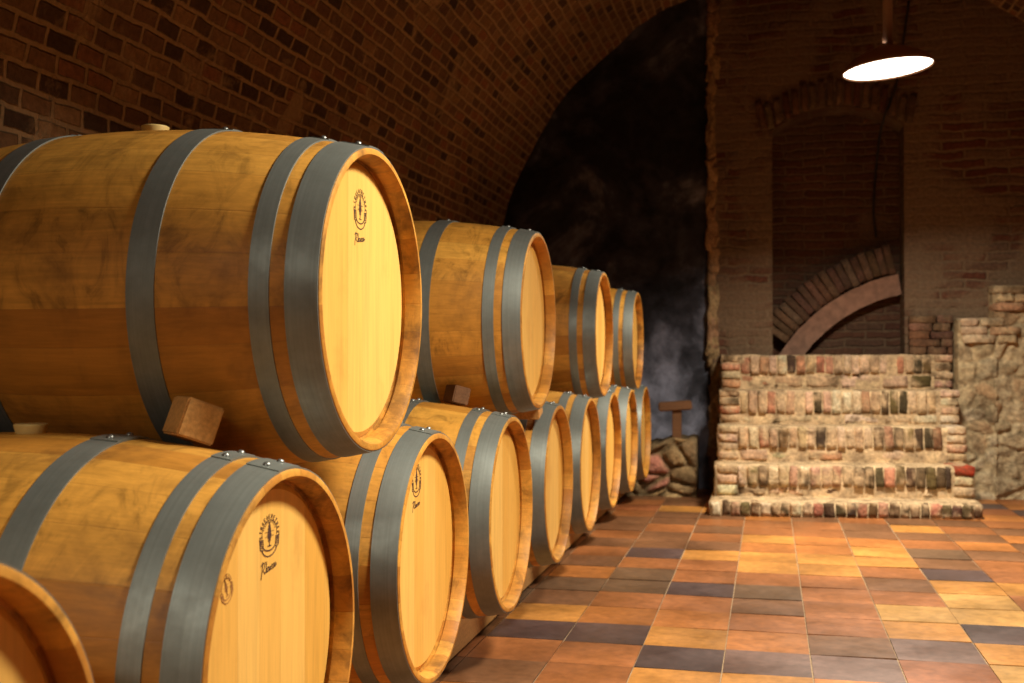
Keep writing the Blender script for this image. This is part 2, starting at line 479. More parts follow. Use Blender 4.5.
# axis centre heights and head planes taken from the rim ellipses in the photo: (Y, X of head plane, Z of axis)
zB, zT = EYE-.4644, EYE+.1087
G = {
    'B0': (.887, -.749, zB-.008), 'B1': (1.6754, -.7405, zB), 'B2': (2.5362, -.7546, zB), 'B3': (3.277, -.7413, zB),
    'B4': (4.0895, -.749, zB), 'B5': (4.8483, -.7497, zB), 'B6': (5.622, -.7544, zB), 'B7': (6.366, -.7521, zB-.006), 'B8': (7.111, -.7512, zB-.010),
    'T1': (2.0415, -.7266, zT), 'T2': (3.620, -.7296, zT+.009), 'T3': (5.215, -.7428, zT-.004), 'T4': (6.750, -.7598, zT-.012),
}
LBL = {
    'T1': 'largest-looking oak barrel of the upper row, dark stamp on its pale head, bung on top',
    'T2': 'upper-row oak barrel second from the near end, sunlit-pale head, wooden wedge under its belly',
    'T3': 'upper-row oak barrel third from the near end, in front of the dark arched wall',
    'T4': 'last upper-row oak barrel, furthest down the cellar, only a sliver of head showing',
    'B0': 'lower-row oak barrel cut off by the bottom corner, only its rim and shaded head showing',
    'B1': 'lower-row oak barrel with emblem and handwriting on its head, sawn block on top',
    'B2': 'lower-row oak barrel with narrow stamped head and dark mould inside its rim',
    'B3': 'lower-row oak barrel with unstamped head, just beyond the last stamped one',
    'B4': 'lower-row oak barrel fifth from the far end, under the second upper barrel',
    'B5': 'lower-row oak barrel fourth from the far end',
    'B6': 'lower-row oak barrel third from the far end',
    'B7': 'lower-row oak barrel second from the far end, bright glint on its grey hoop',
    'B8': 'lower-row oak barrel at the far end beside the rubble ledge',
}
LBL['T2'] = 'upper-row oak barrel second from the near end, pale head, wooden wedge under its belly'
proto = None
BAR = {}
for k in ('T1', 'B1', 'B2', 'B0', 'B3', 'B4', 'B5', 'B6', 'B7', 'B8', 'T2', 'T3', 'T4'):
    y, xh, z = G[k]
    loc = (xh-BL/2, y, z-RB)
    if proto is None:
        o = proto = make_barrel(loc)
    else:
        o = copy_tree(proto)
        o.location = loc
    tag(o, LBL[k], 'barrel', 'oak barrels in the upper row' if k[0] == 'T' else 'oak barrels in the lower row')
    BAR[k] = o
for k, dz, sc, dy in (('T1', .178, .95, 0), ('B1', .184, 1., -.003), ('B2', .186, .95, -.05)):
    hd = [c for c in BAR[k].children if c.name.startswith('head')][0]
    st = child('emblem_stamp', ME['stamp'], hd, (BL/2-.0358, dy, RB+dz)); st.scale = (1, sc*1.15, sc*(.82 if k == 'B1' else 1)); st['label'] = 'dark burnt emblem of a small tree in a ring'
    sc_ = child('handwritten_stamp', ME['script'], hd, (BL/2-.0358, dy, RB+dz-(.054 if k == 'B1' else .061)), (math.radians(7), 0, 0)); sc_['label'] = 'dark handwritten word'
    sc_.scale = (1, .95*sc, .95*sc)

hd = [c for c in BAR['B1'].children if c.name.startswith('head')][0]
st = child('emblem_stamp', ME['stamp'], hd, (BL/2-.0358, -.150, RB+.127), (math.radians(20), 0, 0)); st.scale = (1, .62, .55)
faint = ME['stamp'].copy(); faint.materials.clear(); faint.materials.append(M['faint_ink']); st.data = faint; st['label'] = 'faint small round stamp half hidden by the rim'

# ------------------------------------------------------------------ timber rack under the lower row
rack = tag(empty('barrel_rack', (-.93, 3.6, 0)), 'low timber rails under the lower row of barrels', 'rack')
def boxbm(x0, x1, y0, y1, z0, z1, bev=.004, seg=2):
    bm = bmesh.new()
    bmesh.ops.create_cube(bm, size=1)
    for v in bm.verts:
        v.co = Vector((x0+(v.co.x+.5)*(x1-x0), y0+(v.co.y+.5)*(y1-y0), z0+(v.co.z+.5)*(z1-z0)))
    if bev: bmesh.ops.bevel(bm, geom=bm.edges[:], offset=bev, segments=seg, affect='EDGES')
    return bm
RAILZ = zB-rad(.2)-.015
for dx in (0, -.52):
    link('rail', boxbm(-.085+dx, .0+dx, -3.4, 3.85, .012, RAILZ), M['rail'], rack)
for i in range(5):
    link('foot_block', boxbm(-.61, .0-.012, -3.3+1.75*i, -3.2+1.75*i, 0, .0125, .001, 1), M['old_and_shaded'], rack)

# ------------------------------------------------------------------ sawn blocks wedged between the rows
def chock(b, t, side, xf, rotx, yaw, size, label, off=(0, 0), mat='block'):
    """block touching lower barrel b and upper barrel t; xf = front face"""
    yb, _, zb = G[b]; yt, _, zt = G[t]
    B = Vector((yb, zb)); T = Vector((yt, zt))
    hw = size[1]*.52
    d = (T-B).length; rB = rad(.3)+hw; rT = rad(.3)+hw
    a = (d*d+rB*rB-rT*rT)/(2*d); h = math.sqrt(max(0, rB*rB-a*a))
    e = (T-B)/d; pm = B+e*a
    tn = Vector((-e.y, e.x))
    if tn.y < 0: tn = -tn
    c = pm+tn*h
    bm = boxbm(-size[0]/2, size[0]/2, -size[1]/2, size[1]/2, -size[2]/2, size[2]/2, .003)
    o = link('wood_block', bm, M[mat])
    o.location = (xf-size[0]/2, c.x+off[0], c.y+off[1]); o.rotation_euler = (rotx, 0, yaw)
    return tag(o, label, 'wedge', 'sawn wedges between the barrel rows')
chock('B1', 'T1', -1, -.905, math.radians(-20), math.radians(-40), (.07, .066, .066), 'sawn wooden block resting on the stamped lower barrel under the biggest barrel', (-.060, .026))
chock('B3', 'T2', -1, -.895, math.radians(-14), math.radians(-48), (.07, .054, .054), 'shadowed wooden block turned cornerwise under the second upper barrel', (-.063, .024), 'old_and_shaded')  # darker wood colour stands in for the shade on this block
chock('B4', 'T2', 1, -.775, math.radians(20), 0, (.14, .07, .07), 'wooden block edge peeping out between second and third upper barrels')

# ------------------------------------------------------------------ floor of handmade square tiles
PAL = {'y': (184, 126, 60), 'o': (170, 106, 52), 'r': (142, 84, 48), 'b': (118, 80, 52), 'g': (104, 78, 56), 'p': (82, 63, 60),
       'm': (116, 88, 78), 'l': (194, 146, 80), 'n': (152, 94, 52)}
TX, TY, TW, TH = -.137, 3.36, .258, .263
ROWS = {  # column -> colours from row -1 towards the stairs
    -4: 'bnbbgbnbbnbbnb', -3: 'bnpybgobnbnbbn', -2: 'nnponggnpbbnbb', -1: 'ypyonpnnybnbnb', 0: 'ymonbgnyyoynno',
    1: 'ombnnnnyyoonnb', 2: 'nrmylnbnyyobbn', 3: 'olypllypbgnbyb', 4: 'oylmynynnbobnb', 5: 'nyblonynbnbobn', 6: 'onbynobnbbnbnb',
}
bm = bmesh.new(); cl = bm.loops.layers.float_color.new('Col')
def srgb_col(c, j=.0):
    return tuple(v*(1+R.uniform(-j, j)) for v in lin(*c)[:3])+(1,)
XL, XR, YF = -1.935, 2.475, 8.05
for i in range(-8, 12):
    for j in range(-24, 20):
        x0, y0 = TX+i*TW, TY+j*TH
        if x0 > XR or x0+TW < XL or y0 > YF+.1: continue
        s = ROWS.get(i)
        ch = s[j+1] if s and -1 <= j < len(s)-1 else R.choice('yonnnbbgrpoomb')
        col = PAL[ch]
        g = .002+R.uniform(-.0006, .0008)
        xa, xb, ya, yb = x0+g, x0+TW-g, y0+g, y0+TH-g
        n = 5
        tx, ty, crown = R.gauss(0, .0006), R.gauss(0, .0006), R.uniform(.0002, .0009)
        z0 = R.uniform(-.0008, .0008)
        tint = R.uniform(.93, 1.07)
        gu, gv = R.uniform(-.2, .2), R.uniform(-.28, .28)
        V = {}
        for a in range(n+1):
            for b in range(n+1):
                u, v = a/n*2-1, b/n*2-1
                ed = max(abs(u), abs(v))
                z = z0+tx*u+ty*v+crown*(1-(u*u+v*v)/2)+.0012*noise.noise(Vector((xa+a*.06, ya+b*.06, i*3.1+j)))
                V[a, b] = bm.verts.new((xa+(xb-xa)*a/n, ya+(yb-ya)*b/n, z))
        base = lin(*col)
        for a in range(n):
            for b in range(n):
                f = bm.faces.new((V[a, b], V[a+1, b], V[a+1, b+1], V[a, b+1])); f.smooth = True
                for lp, (aa, bb) in zip(f.loops, ((a, b), (a+1, b), (a+1, b+1), (a, b+1))):
                    u, v = aa/n*2-1, bb/n*2-1
                    k = tint*(1+gu*u+gv*v)
                    lp[cl] = (base[0]*k, base[1]*k, base[2]*k, 1)
        # short sides down into the joint
        ring = [V[a, 0] for a in range(n+1)]+[V[n, b] for b in range(1, n+1)]+[V[a, n] for a in range(n-1, -1, -1)]+[V[0, b] for b in range(n-1, 0, -1)]
        ring = [bm.verts.new(q.co) for q in ring]
        low = [bm.verts.new((q.co.x, q.co.y, -.008)) for q in ring]
        for k in range(len(ring)):
            q = (k+1) % len(ring)
            f = bm.faces.new((ring[k], low[k], low[q], ring[q]))
            for lp in f.loops: lp[cl] = (base[0]*.8, base[1]*.8, base[2]*.8, 1)
fl = link('floor', bm, M['tiles'])
# grout bed in the same object
gb = bmesh.new(); gb.from_mesh(fl.data)
vs = [gb.verts.new(p) for p in ((XL-.2, -3, -.004), (XR+.2, -3, -.004), (XR+.2, YF+.8, -.004), (XL-.2, YF+.8, -.004))]
gf = gb.faces.new(vs); gf.material_index = 1
gb.to_mesh(fl.data); gb.free(); fl.data.materials.append(M['grout'])
struct(fl, 'floor of square handmade clay tiles in orange, ochre and purple brown')

# ------------------------------------------------------------------ vault and walls
VX, VZ, VR = .27, 1.39, 2.205
YB, YE = -3.0, 8.0
def uvquad(bm, uvl, vs, uvs, mi=0):
    f = bm.faces.new(vs)
    for lp, u in zip(f.loops, uvs): lp[uvl].uv = u
    f.material_index = mi
    return f
bm = bmesh.new(); uvl = bm.loops.layers.uv.new('UVMap')
NA, NY = 120, 120
gr = []
for a in range(NA+1):
    row = []
    th = PI*a/NA
    for k in range(NY+1):
        y = YB+(YE+.3-YB)*k/NY
        p = Vector((VX-VR*math.cos(th), y, VZ+VR*math.sin(th)))
        dn = .022*noise.noise(p*2.1)+.012*noise.noise(p*6.3)
        r = VR+dn
        row.append((bm.verts.new((VX-r*math.cos(th), y, VZ+r*math.sin(th))), (y, VR*th)))
    gr.append(row)
for a in range(NA):
    for k in range(NY):
        q = (gr[a][k], gr[a][k+1], gr[a+1][k+1], gr[a+1][k])
        f = uvquad(bm, uvl, [v[0] for v in q], [v[1] for v in q]); f.smooth = True
struct(link('ceiling', bm, M['vault']), 'brick barrel vault, bricks in long courses')

def wall_grid(name, mat, p0, du, dv, nu, nv, amp=.012, sc=3, uv0=(0, 0)):
    bm = bmesh.new(); uvl = bm.loops.layers.uv.new('UVMap')
    du, dv, p0 = Vector(du), Vector(dv), Vector(p0)
    nn = du.cross(dv).normalized()
    g = []
    for a in range(nu+1):
        row = []
        for b in range(nv+1):
            p = p0+du*(a/nu)+dv*(b/nv)
            q = p+nn*(amp*noise.noise(p*sc)+amp*.5*noise.noise(p*sc*3))
            row.append((bm.verts.new(q), (uv0[0]+du.length*a/nu, uv0[1]+dv.length*b/nv)))
        g.append(row)
    for a in range(nu):
        for b in range(nv):
            q = (g[a][b], g[a+1][b], g[a+1][b+1], g[a][b+1])
            f = uvquad(bm, uvl, [v[0] for v in q], [v[1] for v in q]); f.smooth = True
    return struct(link(name, bm, mat))
wall_grid('wall_left', M['vault'], (VX-VR, YB, 0), (0, YE+.3-YB, 0), (0, 0, VZ+.01), 100, 14)
wall_grid('wall_right', M['vault'], (VX+VR, YE+.3, 0), (0, YB-YE-.3, 0), (0, 0, VZ+.01), 100, 14)
wall_grid('wall_front', M['oldbrick'], (VX+VR+.1, YB, 0), (-2*VR-.2, 0, 0), (0, 0, VZ+VR+.1), 30, 30)
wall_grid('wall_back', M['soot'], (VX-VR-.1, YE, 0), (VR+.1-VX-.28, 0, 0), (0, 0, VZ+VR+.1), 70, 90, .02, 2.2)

# ------------------------------------------------------------------ thick brick wall with the blind arched niche
NF = 7.95                          # its front face
def vault_z(x): return VZ+math.sqrt(max(.01, VR*VR-(x-VX)**2))+.03
bm = bmesh.new(); uvl = bm.loops.layers.uv.new('UVMap')
def quad3(ps, uvs, mi=0): return uvquad(bm, uvl, [bm.verts.new(p) for p in ps], uvs, mi)
nx0, nx1, nzs, nzc = .025, .885, 2.475, 2.62
def arch_z(x):
    u = (x-(nx0+nx1)/2)/((nx1-nx0)/2)
    return nzs+(nzc-nzs)*(1-u*u)
def jag(z): return -.395+.022*noise.noise(Vector((0, 1.7, z*4.0)))+.018*noise.noise(Vector((5, 1.7, z*13)))-.03*max(0, 1-abs(z-2.15)/.25)*.7
def face_strip(xa, xb, za, zb, nxn, nzn, left=False, arch=False):
    g = {}
    for a in range(nxn+1):
        for b in range(nzn+1):
            x = xa+(xb-xa)*a/nxn
            lo = za; hi = zb
            if arch: lo = arch_z(x)
            hi = vault_z(x)
            z = lo+(hi-lo)*b/nzn
            if left:
                x = jag(z)+(xb-jag(z))*a/nxn
            y = NF-.010*noise.noise(Vector((x*4, 3, z*4)))-.006*noise.noise(Vector((x*15, 3, z*15)))
            g[a, b] = (bm.verts.new((x, y, z)), (x, z))
    for a in range(nxn):
        for b in range(nzn):
            q = (g[a, b], g[a+1, b], g[a+1, b+1], g[a, b+1])
            f = uvquad(bm, uvl, [v[0] for v in q], [v[1] for v in q]); f.smooth = True
    return g
L_ = face_strip(-.39, nx0, 0, 3.6, 14, 110, left=True)
face_strip(nx0, nx1, 0, 3.6, 26, 30, arch=True)
face_strip(nx1, VX+VR, 0, 3.2, 50, 80)
# left side of the wall running back to the end wall
for b in range(110):
    p, q = L_[0, b][0].co, L_[0, b+1][0].co
    quad3([p, q, (q.x+.02, YE+.3, q.z), (p.x+.02, YE+.3, p.z)], [(0, p.z), (0, q.z), (.3, q.z), (.3, p.z)])
ND = 8.22                          # niche back
quad3([(nx0, NF, 0), (nx0, ND, 0), (nx0, ND, nzs), (nx0, NF, nzs)], [(0, 0), (.27, 0), (.27, nzs), (0, nzs)])
quad3([(nx1, ND, 0), (nx1, NF, 0), (nx1, NF, nzs), (nx1, ND, nzs)], [(0, 0), (.27, 0), (.27, nzs), (0, nzs)])
for k in range(26):
    xa = nx0+(nx1-nx0)*k/26; xb = nx0+(nx1-nx0)*(k+1)/26
    quad3([(xa, NF, arch_z(xa)), (xb, NF, arch_z(xb)), (xb, ND, arch_z(xb)), (xa, ND, arch_z(xa))], [(xa, 0), (xb, 0), (xb, .27), (xa, .27)])
bmesh.ops.remove_doubles(bm, verts=bm.verts, dist=.0004)
struct(link('wall_niche', bm, M['oldbrick']), 'old brick wall with a tall blind niche under a flat arch')
wall_grid('wall_recess', M['niche'], (nx0-.05, ND, 0), (nx1-nx0+.1, 0, 0), (0, 0, nzc+.05), 24, 60, .012, 4)

# relieving arch crossing the niche: radial bricks over a plastered band
AX, AZ, RA, RM, RO = 1.10, .30, 1.07, 1.21, 1.43
bm = bmesh.new()
n = 40
prev = None
for k in range(n+1):
    a = math.radians(98+70*k/n)
    ca, sa = math.cos(a), math.sin(a)
    if AX+RM*ca > nx1-.005: continue
    jt = .006*noise.noise(Vector((k*.5, 0, 0)))
    cur = [bm.verts.new((min(AX+r*ca, nx1-.003), y, AZ+r*sa)) for r, y in ((RA+jt, ND+.01), (RA+jt, ND-.125), (RM+jt, ND-.14), (RM+jt, ND+.01))]
    if prev:
        for i in range(3): bm.faces.new((prev[i], prev[i+1], cur[i+1], cur[i]))
    prev = cur
bmesh.ops.recalc_face_normals(bm, faces=bm.faces)
for f in bm.faces: f.smooth = False
arch = struct(link('trim_1', bm, M['pink']), 'pinkish plastered edge of the brick relieving arch in the niche')

# template of a worn brick
def brick_template(n=4):
    bm = bmesh.new(); bmesh.ops.create_cube(bm, size=2)
    bmesh.ops.subdivide_edges(bm, edges=bm.edges[:], cuts=n-1, use_grid_fill=True)
    vs = [v.co.copy() for v in bm.verts]; fs = [[v.index for v in f.verts] for f in bm.faces]
    bm.free(); return vs, fs
BT = brick_template()
def add_brick(bm, cl, c, half, mat, col, rnd=.09, amp=.004, seed=None, smear=None, pmax=None):
    sd = R.uniform(0, 100) if seed is None else seed
    vv = []
    for p in BT[0]:
        q = p.copy(); m_ = sorted(abs(t) for t in q)
        k = 1-rnd*max(0, m_[1]-.45)
        q = Vector((q.x*(k if abs(q.x) > .9 or 1 else 1), q.y*k, q.z*k))
        w = Vector((q.x*half[0], q.y*half[1], q.z*half[2]))
        d = noise.noise_vector(w*24+Vector((sd, sd*.7, 0)))*amp+noise.noise_vector(w*60+Vector((sd, 0, sd)))*amp*.5
        pw = mat @ (w+d)+Vector(c)
        if pmax is not None: pw.y = min(pw.y, pmax)
        vv.append(bm.verts.new(pw))
    for f in BT[1]:
        try: fc = bm.faces.new([vv[i] for i in f])
        except ValueError: continue
        fc.smooth = True
        for lp in fc.loops:
            if smear:
                q = lp.vert.co
                e = noise.noise(q*7)+.7*noise.noise(q*19)+.5*noise.noise(q*41)
                m_ = min(1, max(0, (e+smear[1])/.5))
                lp[cl] = tuple(col[i]*(1-m_)+smear[0][i]*m_ for i in range(3))+(1,)
            else: lp[cl] = col

bm = bmesh.new(); cl = bm.loops.layers.float_color.new('Col')
k = 0
a = 96.
while a < 172:
    ca, sa = math.cos(math.radians(a)), math.sin(math.radians(a))
    r0 = (RM+RO)/2
    x = AX+r0*ca
    if x < nx1-.06 and x > nx0-.01:
        m3 = Matrix.Rotation(-math.radians(a), 3, 'Y')
        hl = (RO-RM)/2*R.uniform(.85, 1.0)
        col = srgb_col(R.choice([(104, 76, 60), (112, 82, 64), (98, 72, 58), (116, 90, 72)]), .1)
        add_brick(bm, cl, (x, ND-.06+R.uniform(-.01, .01), AZ+r0*sa), (hl, .085, .0255), m3, col)
    a += 2.35
struct(link('trim_2', bm, M['masonry']), 'ring of bricks set on edge above the relieving arch')

bm = bmesh.new(); cl = bm.loops.layers.float_color.new('Col')
x = nx0-.06
while x < nx1+.07:
    xc_ = min(max(x, nx0), nx1)
    lean = (x-(nx0+nx1)/2)*.35
    hh = R.uniform(.085, .105)
    col = srgb_col(R.choice([(96, 62, 46), (108, 74, 56), (102, 80, 62), (112, 90, 72)]), .08)
    add_brick(bm, cl, (x+lean*.1, NF+.022, arch_z(xc_)+.012+hh), (.022, .045, hh), Matrix.Rotation(lean, 3, 'Y'), col, .1, .006)
    x += .056
struct(link('trim_5', bm, M['masonry']), 'row of upright bricks forming the flat arch over the niche')

# ragged pale mortar edge of that wall
bm = bmesh.new(); cl = bm.loops.layers.float_color.new('Col')
z = .02
while z < 3.45:
    hgt = R.uniform(.07, .17)
    w = R.uniform(.026, .042)
    m3 = Matrix.Rotation(R.uniform(-.12, .12), 3, 'Y')
    add_brick(bm, cl, (jag(z)+w*.55, NF+.01, z), (w, .022, hgt*.75), m3, srgb_col(R.choice([(172, 140, 104), (166, 134, 98), (178, 146, 108)]), .05), .2, .022)
    z += hgt*.95
struct(link('trim_3', bm, M['masonry']), 'ragged mortar edge where the niche wall breaks off')

# electric cable down the wall
def tube(pts, r, n=8):
    bm = bmesh.new(); prev = None
    P = [Vector(p) for p in pts]
    for i, p in enumerate(P):
        d = (P[min(i+1, len(P)-1)]-P[max(i-1, 0)]).normalized()
        a = d.cross(Vector((0, 1, 0)));
        if a.length < .1: a = d.cross(Vector((1, 0, 0)))
        a.normalize(); b = d.cross(a)
        cur = [bm.verts.new(p+(a*math.cos(2*PI*k/n)+b*math.sin(2*PI*k/n))*r) for k in range(n)]
        if prev:
            for k in range(n): bm.faces.new((prev[k], prev[(k+1) % n], cur[(k+1) % n], cur[k]))
        else: bm.faces.new(cur)
        prev = cur
    bm.faces.new(prev[::-1])
    bmesh.ops.recalc_face_normals(bm, faces=bm.faces)
    for f in bm.faces: f.smooth = True
    return bm
def spline(pts, n=8):
    P = [Vector(p) for p in pts]; P = [P[0]*2-P[1]]+P+[P[-1]*2-P[-2]]; out = []
    for i in range(1, len(P)-2):
        for k in range(n):
            t = k/n
            out.append(.5*((2*P[i])+(P[i+1]-P[i-1])*t+(2*P[i-1]-5*P[i]+4*P[i+1]-P[i+2])*t*t+(3*P[i]-P[i-1]-3*P[i+1]+P[i+2])*t**3))
    return out+[P[-2]]
tag(link('electric_cable', tube(spline([(.92, 7.925, 3.3), (.87, 7.925, 2.95), (.83, 7.925, 2.72), (.75, 7.935, 2.5), (.735, 8.19, 2.3), (.71, 8.19, 1.95), (.725, 8.185, 1.75)]), .008), M['cable'], smooth=True),
    'thin black electric cable running down the brick wall behind the lamp', 'cable')

# ------------------------------------------------------------------ brick steps
SX, SY, SA, SW = -.324, 6.641, math.atan2(.175, 1.493), 1.503
cs, sn = math.cos(SA), math.sin(SA)
def SP(x, y, z): return (SX+x*cs, SY+x*sn+y, z)
ROT = Matrix.Rotation(SA, 3, 'Z')
stairs = tag(empty('brick_steps', (SX+SW/2, SY+.6, 0)), 'short flight of worn brick steps, whitewashed and soot-stained, leading to the niche', 'stairs')
tops = [.088, .275, .492, .709, .935]
TD = .262
PALE = [(222, 196, 160), (214, 184, 148), (206, 176, 138), (226, 202, 168), (200, 166, 130), (216, 180, 146)]
DARK = [(92, 72, 52), (110, 88, 60), (98, 78, 54), (122, 98, 64), (78, 62, 48)]
WARM = [(198, 148, 116), (188, 130, 102), (204, 160, 128)]
SOOT = {0: [(.03, .33, .55), (.36, .97, .85)], 1: [(.1, .24, .4), (.33, .8, .85), (.8, .93, .95)], 2: [(.1, .3, .3), (.3, .5, .3), (.6, .88, .7)],
        3: [(.53, .70, .45), (.7, .86, .3)], 4: [(.3, .45, .15), (.82, .91, .9)]}
def scol(x, k):
    """soot sits where the photograph shows it on each step"""
    p = .05
    for a, b, q in SOOT[k]:
        if a <= x/SW <= b: p = q
    u = R.random()
    if k == 1 and .24 < x/SW < .40 and u < .3: return srgb_col((202, 152, 128), .05)
    if u < p: return srgb_col(R.choice(DARK), .15)
    if u < p+.14: return srgb_col(R.choice(WARM), .1)
    return srgb_col(R.choice(PALE), .08)
SM = (lin(206, 176, 138), -.04)
def mortar_block(bm, cl, x0, x1, y0, y1, z0, z1, col=(212, 182, 142), amp=.009):
    nx, ny, nz = max(2, int((x1-x0)/.03)), max(2, int((y1-y0)/.06)), max(2, int((z1-z0)/.03))
    V = {}
    def vert(a, b, c):
        if (a, b, c) not in V:
            p = Vector(SP(x0+(x1-x0)*a/nx, y0+(y1-y0)*b/ny, z0+(z1-z0)*c/nz))
            d = noise.noise_vector(p*9)*amp+noise.noise_vector(p*25)*amp*.6
            if c == 0: d.z = 0
            p += d; p.y = min(p.y, NF-.035)
            V[a, b, c] = bm.verts.new(p)
        return V[a, b, c]
    base = lin(*col)
    def face(vs):
        f = bm.faces.new(vs); f.smooth = True
        for lp in f.loops:
            nn = noise.noise(lp.vert.co*11)
            k_ = 1+.3*nn
            lp[cl] = (base[0]*k_, base[1]*k_*(1+.03*nn), base[2]*k_, 1)
    for a in range(nx):
        for c in range(nz):
            face((vert(a, 0, c), vert(a+1, 0, c), vert(a+1, 0, c+1), vert(a, 0, c+1)))
    for b in range(ny):
        for c in range(nz):
            face((vert(0, b+1, c), vert(0, b, c), vert(0, b, c+1), vert(0, b+1, c+1)))
            face((vert(nx, b, c), vert(nx, b+1, c), vert(nx, b+1, c+1), vert(nx, b, c+1)))
    for a in range(nx):
        for b in range(ny):
            face((vert(a, b, nz), vert(a+1, b, nz), vert(a+1, b+1, nz), vert(a, b+1, nz)))
yback = NF-SY-.02
for k in range(5):
    z0 = 0 if k == 0 else tops[k-1]-.03
    z1 = tops[k]
    yf = TD*k
    bm = bmesh.new(); cl = bm.loops.layers.float_color.new('Col')
    wd = .03 if k == 0 else (.010 if k == 1 else 0)
    mortar_block(bm, cl, .012-wd, SW-.012+wd*.6, yf+.014, min(yback+.05-.12*0, yf+TD+.35) if k < 4 else yback, z0, z1-.004)
    sol = min(.145, z1-(0 if k == 0 else tops[k-1])-.008)          # bricks on edge
    if k == 4: sol = .125
    if k == 3: sol = .150
    if k == 2: sol = .140
    if k == 1: sol = .130
    x = .135 if k else -.01
    xe = SW-.135 if k else SW
    while x < xe-.02:
        w = R.uniform(.045, .060)
        gap = R.uniform(.004, .010)
        if x+w > xe: w = xe-x
        if R.random() > .04:
            hh = sol*R.uniform(.90, 1.0)
            add_brick(bm, cl, SP(x+w/2, yf+.055+R.uniform(-.008, .010), z1-sol/2-.004+R.uniform(-.003, .003)), (w/2, .058, hh/2),
                      ROT @ Matrix.Rotation(R.uniform(-.05, .05), 3, 'Y'), scol(x, k), .09, .006, None, SM, NF-.03)
        x += w+gap
    # flat course beneath
    zb = (0 if k == 0 else tops[k-1])
    fh = z1-sol-.008-zb
    if fh > .03:
        x = .135
        while x < xe-.05:
            w = min(R.uniform(.16, .27), xe-x)
            c = scol(x, k) if R.random() < .4 else srgb_col(R.choice(PALE), .1)
            add_brick(bm, cl, SP(x+w/2, yf+.066+R.uniform(-.005, .012), zb+fh/2+.002), (w/2, .06, fh/2*R.uniform(.75, .98)), ROT, c, .12, .008, None, SM, NF-.03)
            x += w+.012
    # stacked quoins at both ends
    if k:
        for xa, xb in ((.0, .128), (SW-.128, SW)):
            z = zb+.004; nq = max(3, round((z1-zb)/.056)); hq = (z1-zb)/nq
            for q in range(nq):
                ins = R.uniform(0, .012)
                c = srgb_col(R.choice(PALE+WARM[:1]), .1) if R.random() < .78 else srgb_col(R.choice(DARK), .1)
                if k == 1 and xa > 1 and q == nq-1: c = lin(176, 70, 46)
                if k == 3 and xa < 1 and q == 1: c = lin(186, 112, 80)
                add_brick(bm, cl, SP((xa+xb)/2, yf+.12+ins, z+hq/2), (.064-ins/2, .125, hq/2-.003), ROT, c, .12, .007, None, SM, NF-.03)
                z += hq
    o = link('step', bm, M['masonry'])
    o.parent = stairs; o.matrix_parent_inverse = Matrix.Translation(-Vector(stairs.location))

# ------------------------------------------------------------------ rubble masonry
def rubble(bm, cl, p0, ud, width, z0, z1, depth, cell, seed, cols, mort, amp=.045, special=None, top_rough=.02, res=.012, side=False):
    p0 = Vector(p0); ud = Vector(ud).normalized(); nd = Vector((ud.y, -ud.x, 0))
    nu, nv = max(4, int(width/res)), max(4, int((z1-z0)/res))
    def info(u, v):
        w = noise.noise_vector(Vector((u*6, v*6, seed)))*.03
        dd, pp = noise.voronoi(Vector(((u+w.x)/cell, (v+w.y)/cell*1.45, seed)))
        e = dd[1]-dd[0]
        rr = random.Random(hash((round(pp[0].x, 3), round(pp[0].y, 3), round(pp[0].z, 3))) & 0xffffff)
        return e, pp[0], rr
    g = {}; C = {}
    for a in range(nu+1):
        for b in range(nv+1):
            u = width*a/nu; t = b/nv
            zt = z1+top_rough*noise.noise(Vector((u*5, seed, 0)))*2+top_rough*noise.noise(Vector((u*17, seed, 3)))
            v = z0+(zt-z0)*t
            e, pt, rr = info(u, v)
            s = min(1, e/.28); s = s*s*(3-2*s)
            base = rr.uniform(.5, 1.0)
            h = amp*s*base+.012*noise.noise(Vector((u*18, v*18, seed)))+.006*noise.noise(Vector((u*45, v*45, seed)))
            if t > .97: h -= .015
            p = p0+ud*u+nd*h; p.z = v
            g[a, b] = bm.verts.new(p)
            c = Vector(lin(*cols[rr.randrange(len(cols))])[:3])*rr.uniform(.8, 1.15)
            if special:
                for su, sv, sr, sc in special:
                    q = Vector((pt.x*cell-su, (pt.y*cell/1.45-sv)))
                    if q.length < sr: c = Vector(lin(*sc)[:3])
            m_ = min(1, max(0, (e-.04)/.12))
            m_ *= min(1, max(0, .75-1.3*(noise.noise(Vector((u*9, v*9, seed+2)))+.5*noise.noise(Vector((u*23, v*23, seed+2))))))
            c = Vector(lin(*mort)[:3])*(1-m_)+c*m_
            C[a, b] = (c.x, c.y, c.z, 1)
    def face(ks):
        f = bm.faces.new([g[k] for k in ks]); f.smooth = True
        for lp, k in zip(f.loops, ks): lp[cl] = C[k]
    for a in range(nu):
        for b in range(nv):
            face(((a, b), (a+1, b), (a+1, b+1), (a, b+1)))
    # top and ends going back
    nb = 8
    for a in range(nu+1):
        for q in range(1, nb+1):
            u = width*a/nu
            p = g[a, nv].co-nd*(depth*q/nb); p.z += .02*noise.noise(Vector((u*9, q*.9, seed)))
            g[a, nv+q] = bm.verts.new(p)
            k_ = .8+.5*noise.noise(Vector((u*7, q*.7, seed+4)))
            c = lin(*mort); C[a, nv+q] = (c[0]*k_, c[1]*k_, c[2]*k_, 1)
    for a in range(nu):
        for q in range(nb): face(((a, nv+q), (a+1, nv+q), (a+1, nv+q+1), (a, nv+q+1)))
    for a in (0, nu):
        for b in range(nv):
            p, q = g[a, b], g[a, b+1]
            r_, s_ = bm.verts.new(p.co-nd*depth), bm.verts.new(q.co-nd*depth)
            f = bm.faces.new((p, q, s_, r_) if a == 0 else (q, p, r_, s_))
            for lp in f.loops: lp[cl] = C[a, b]
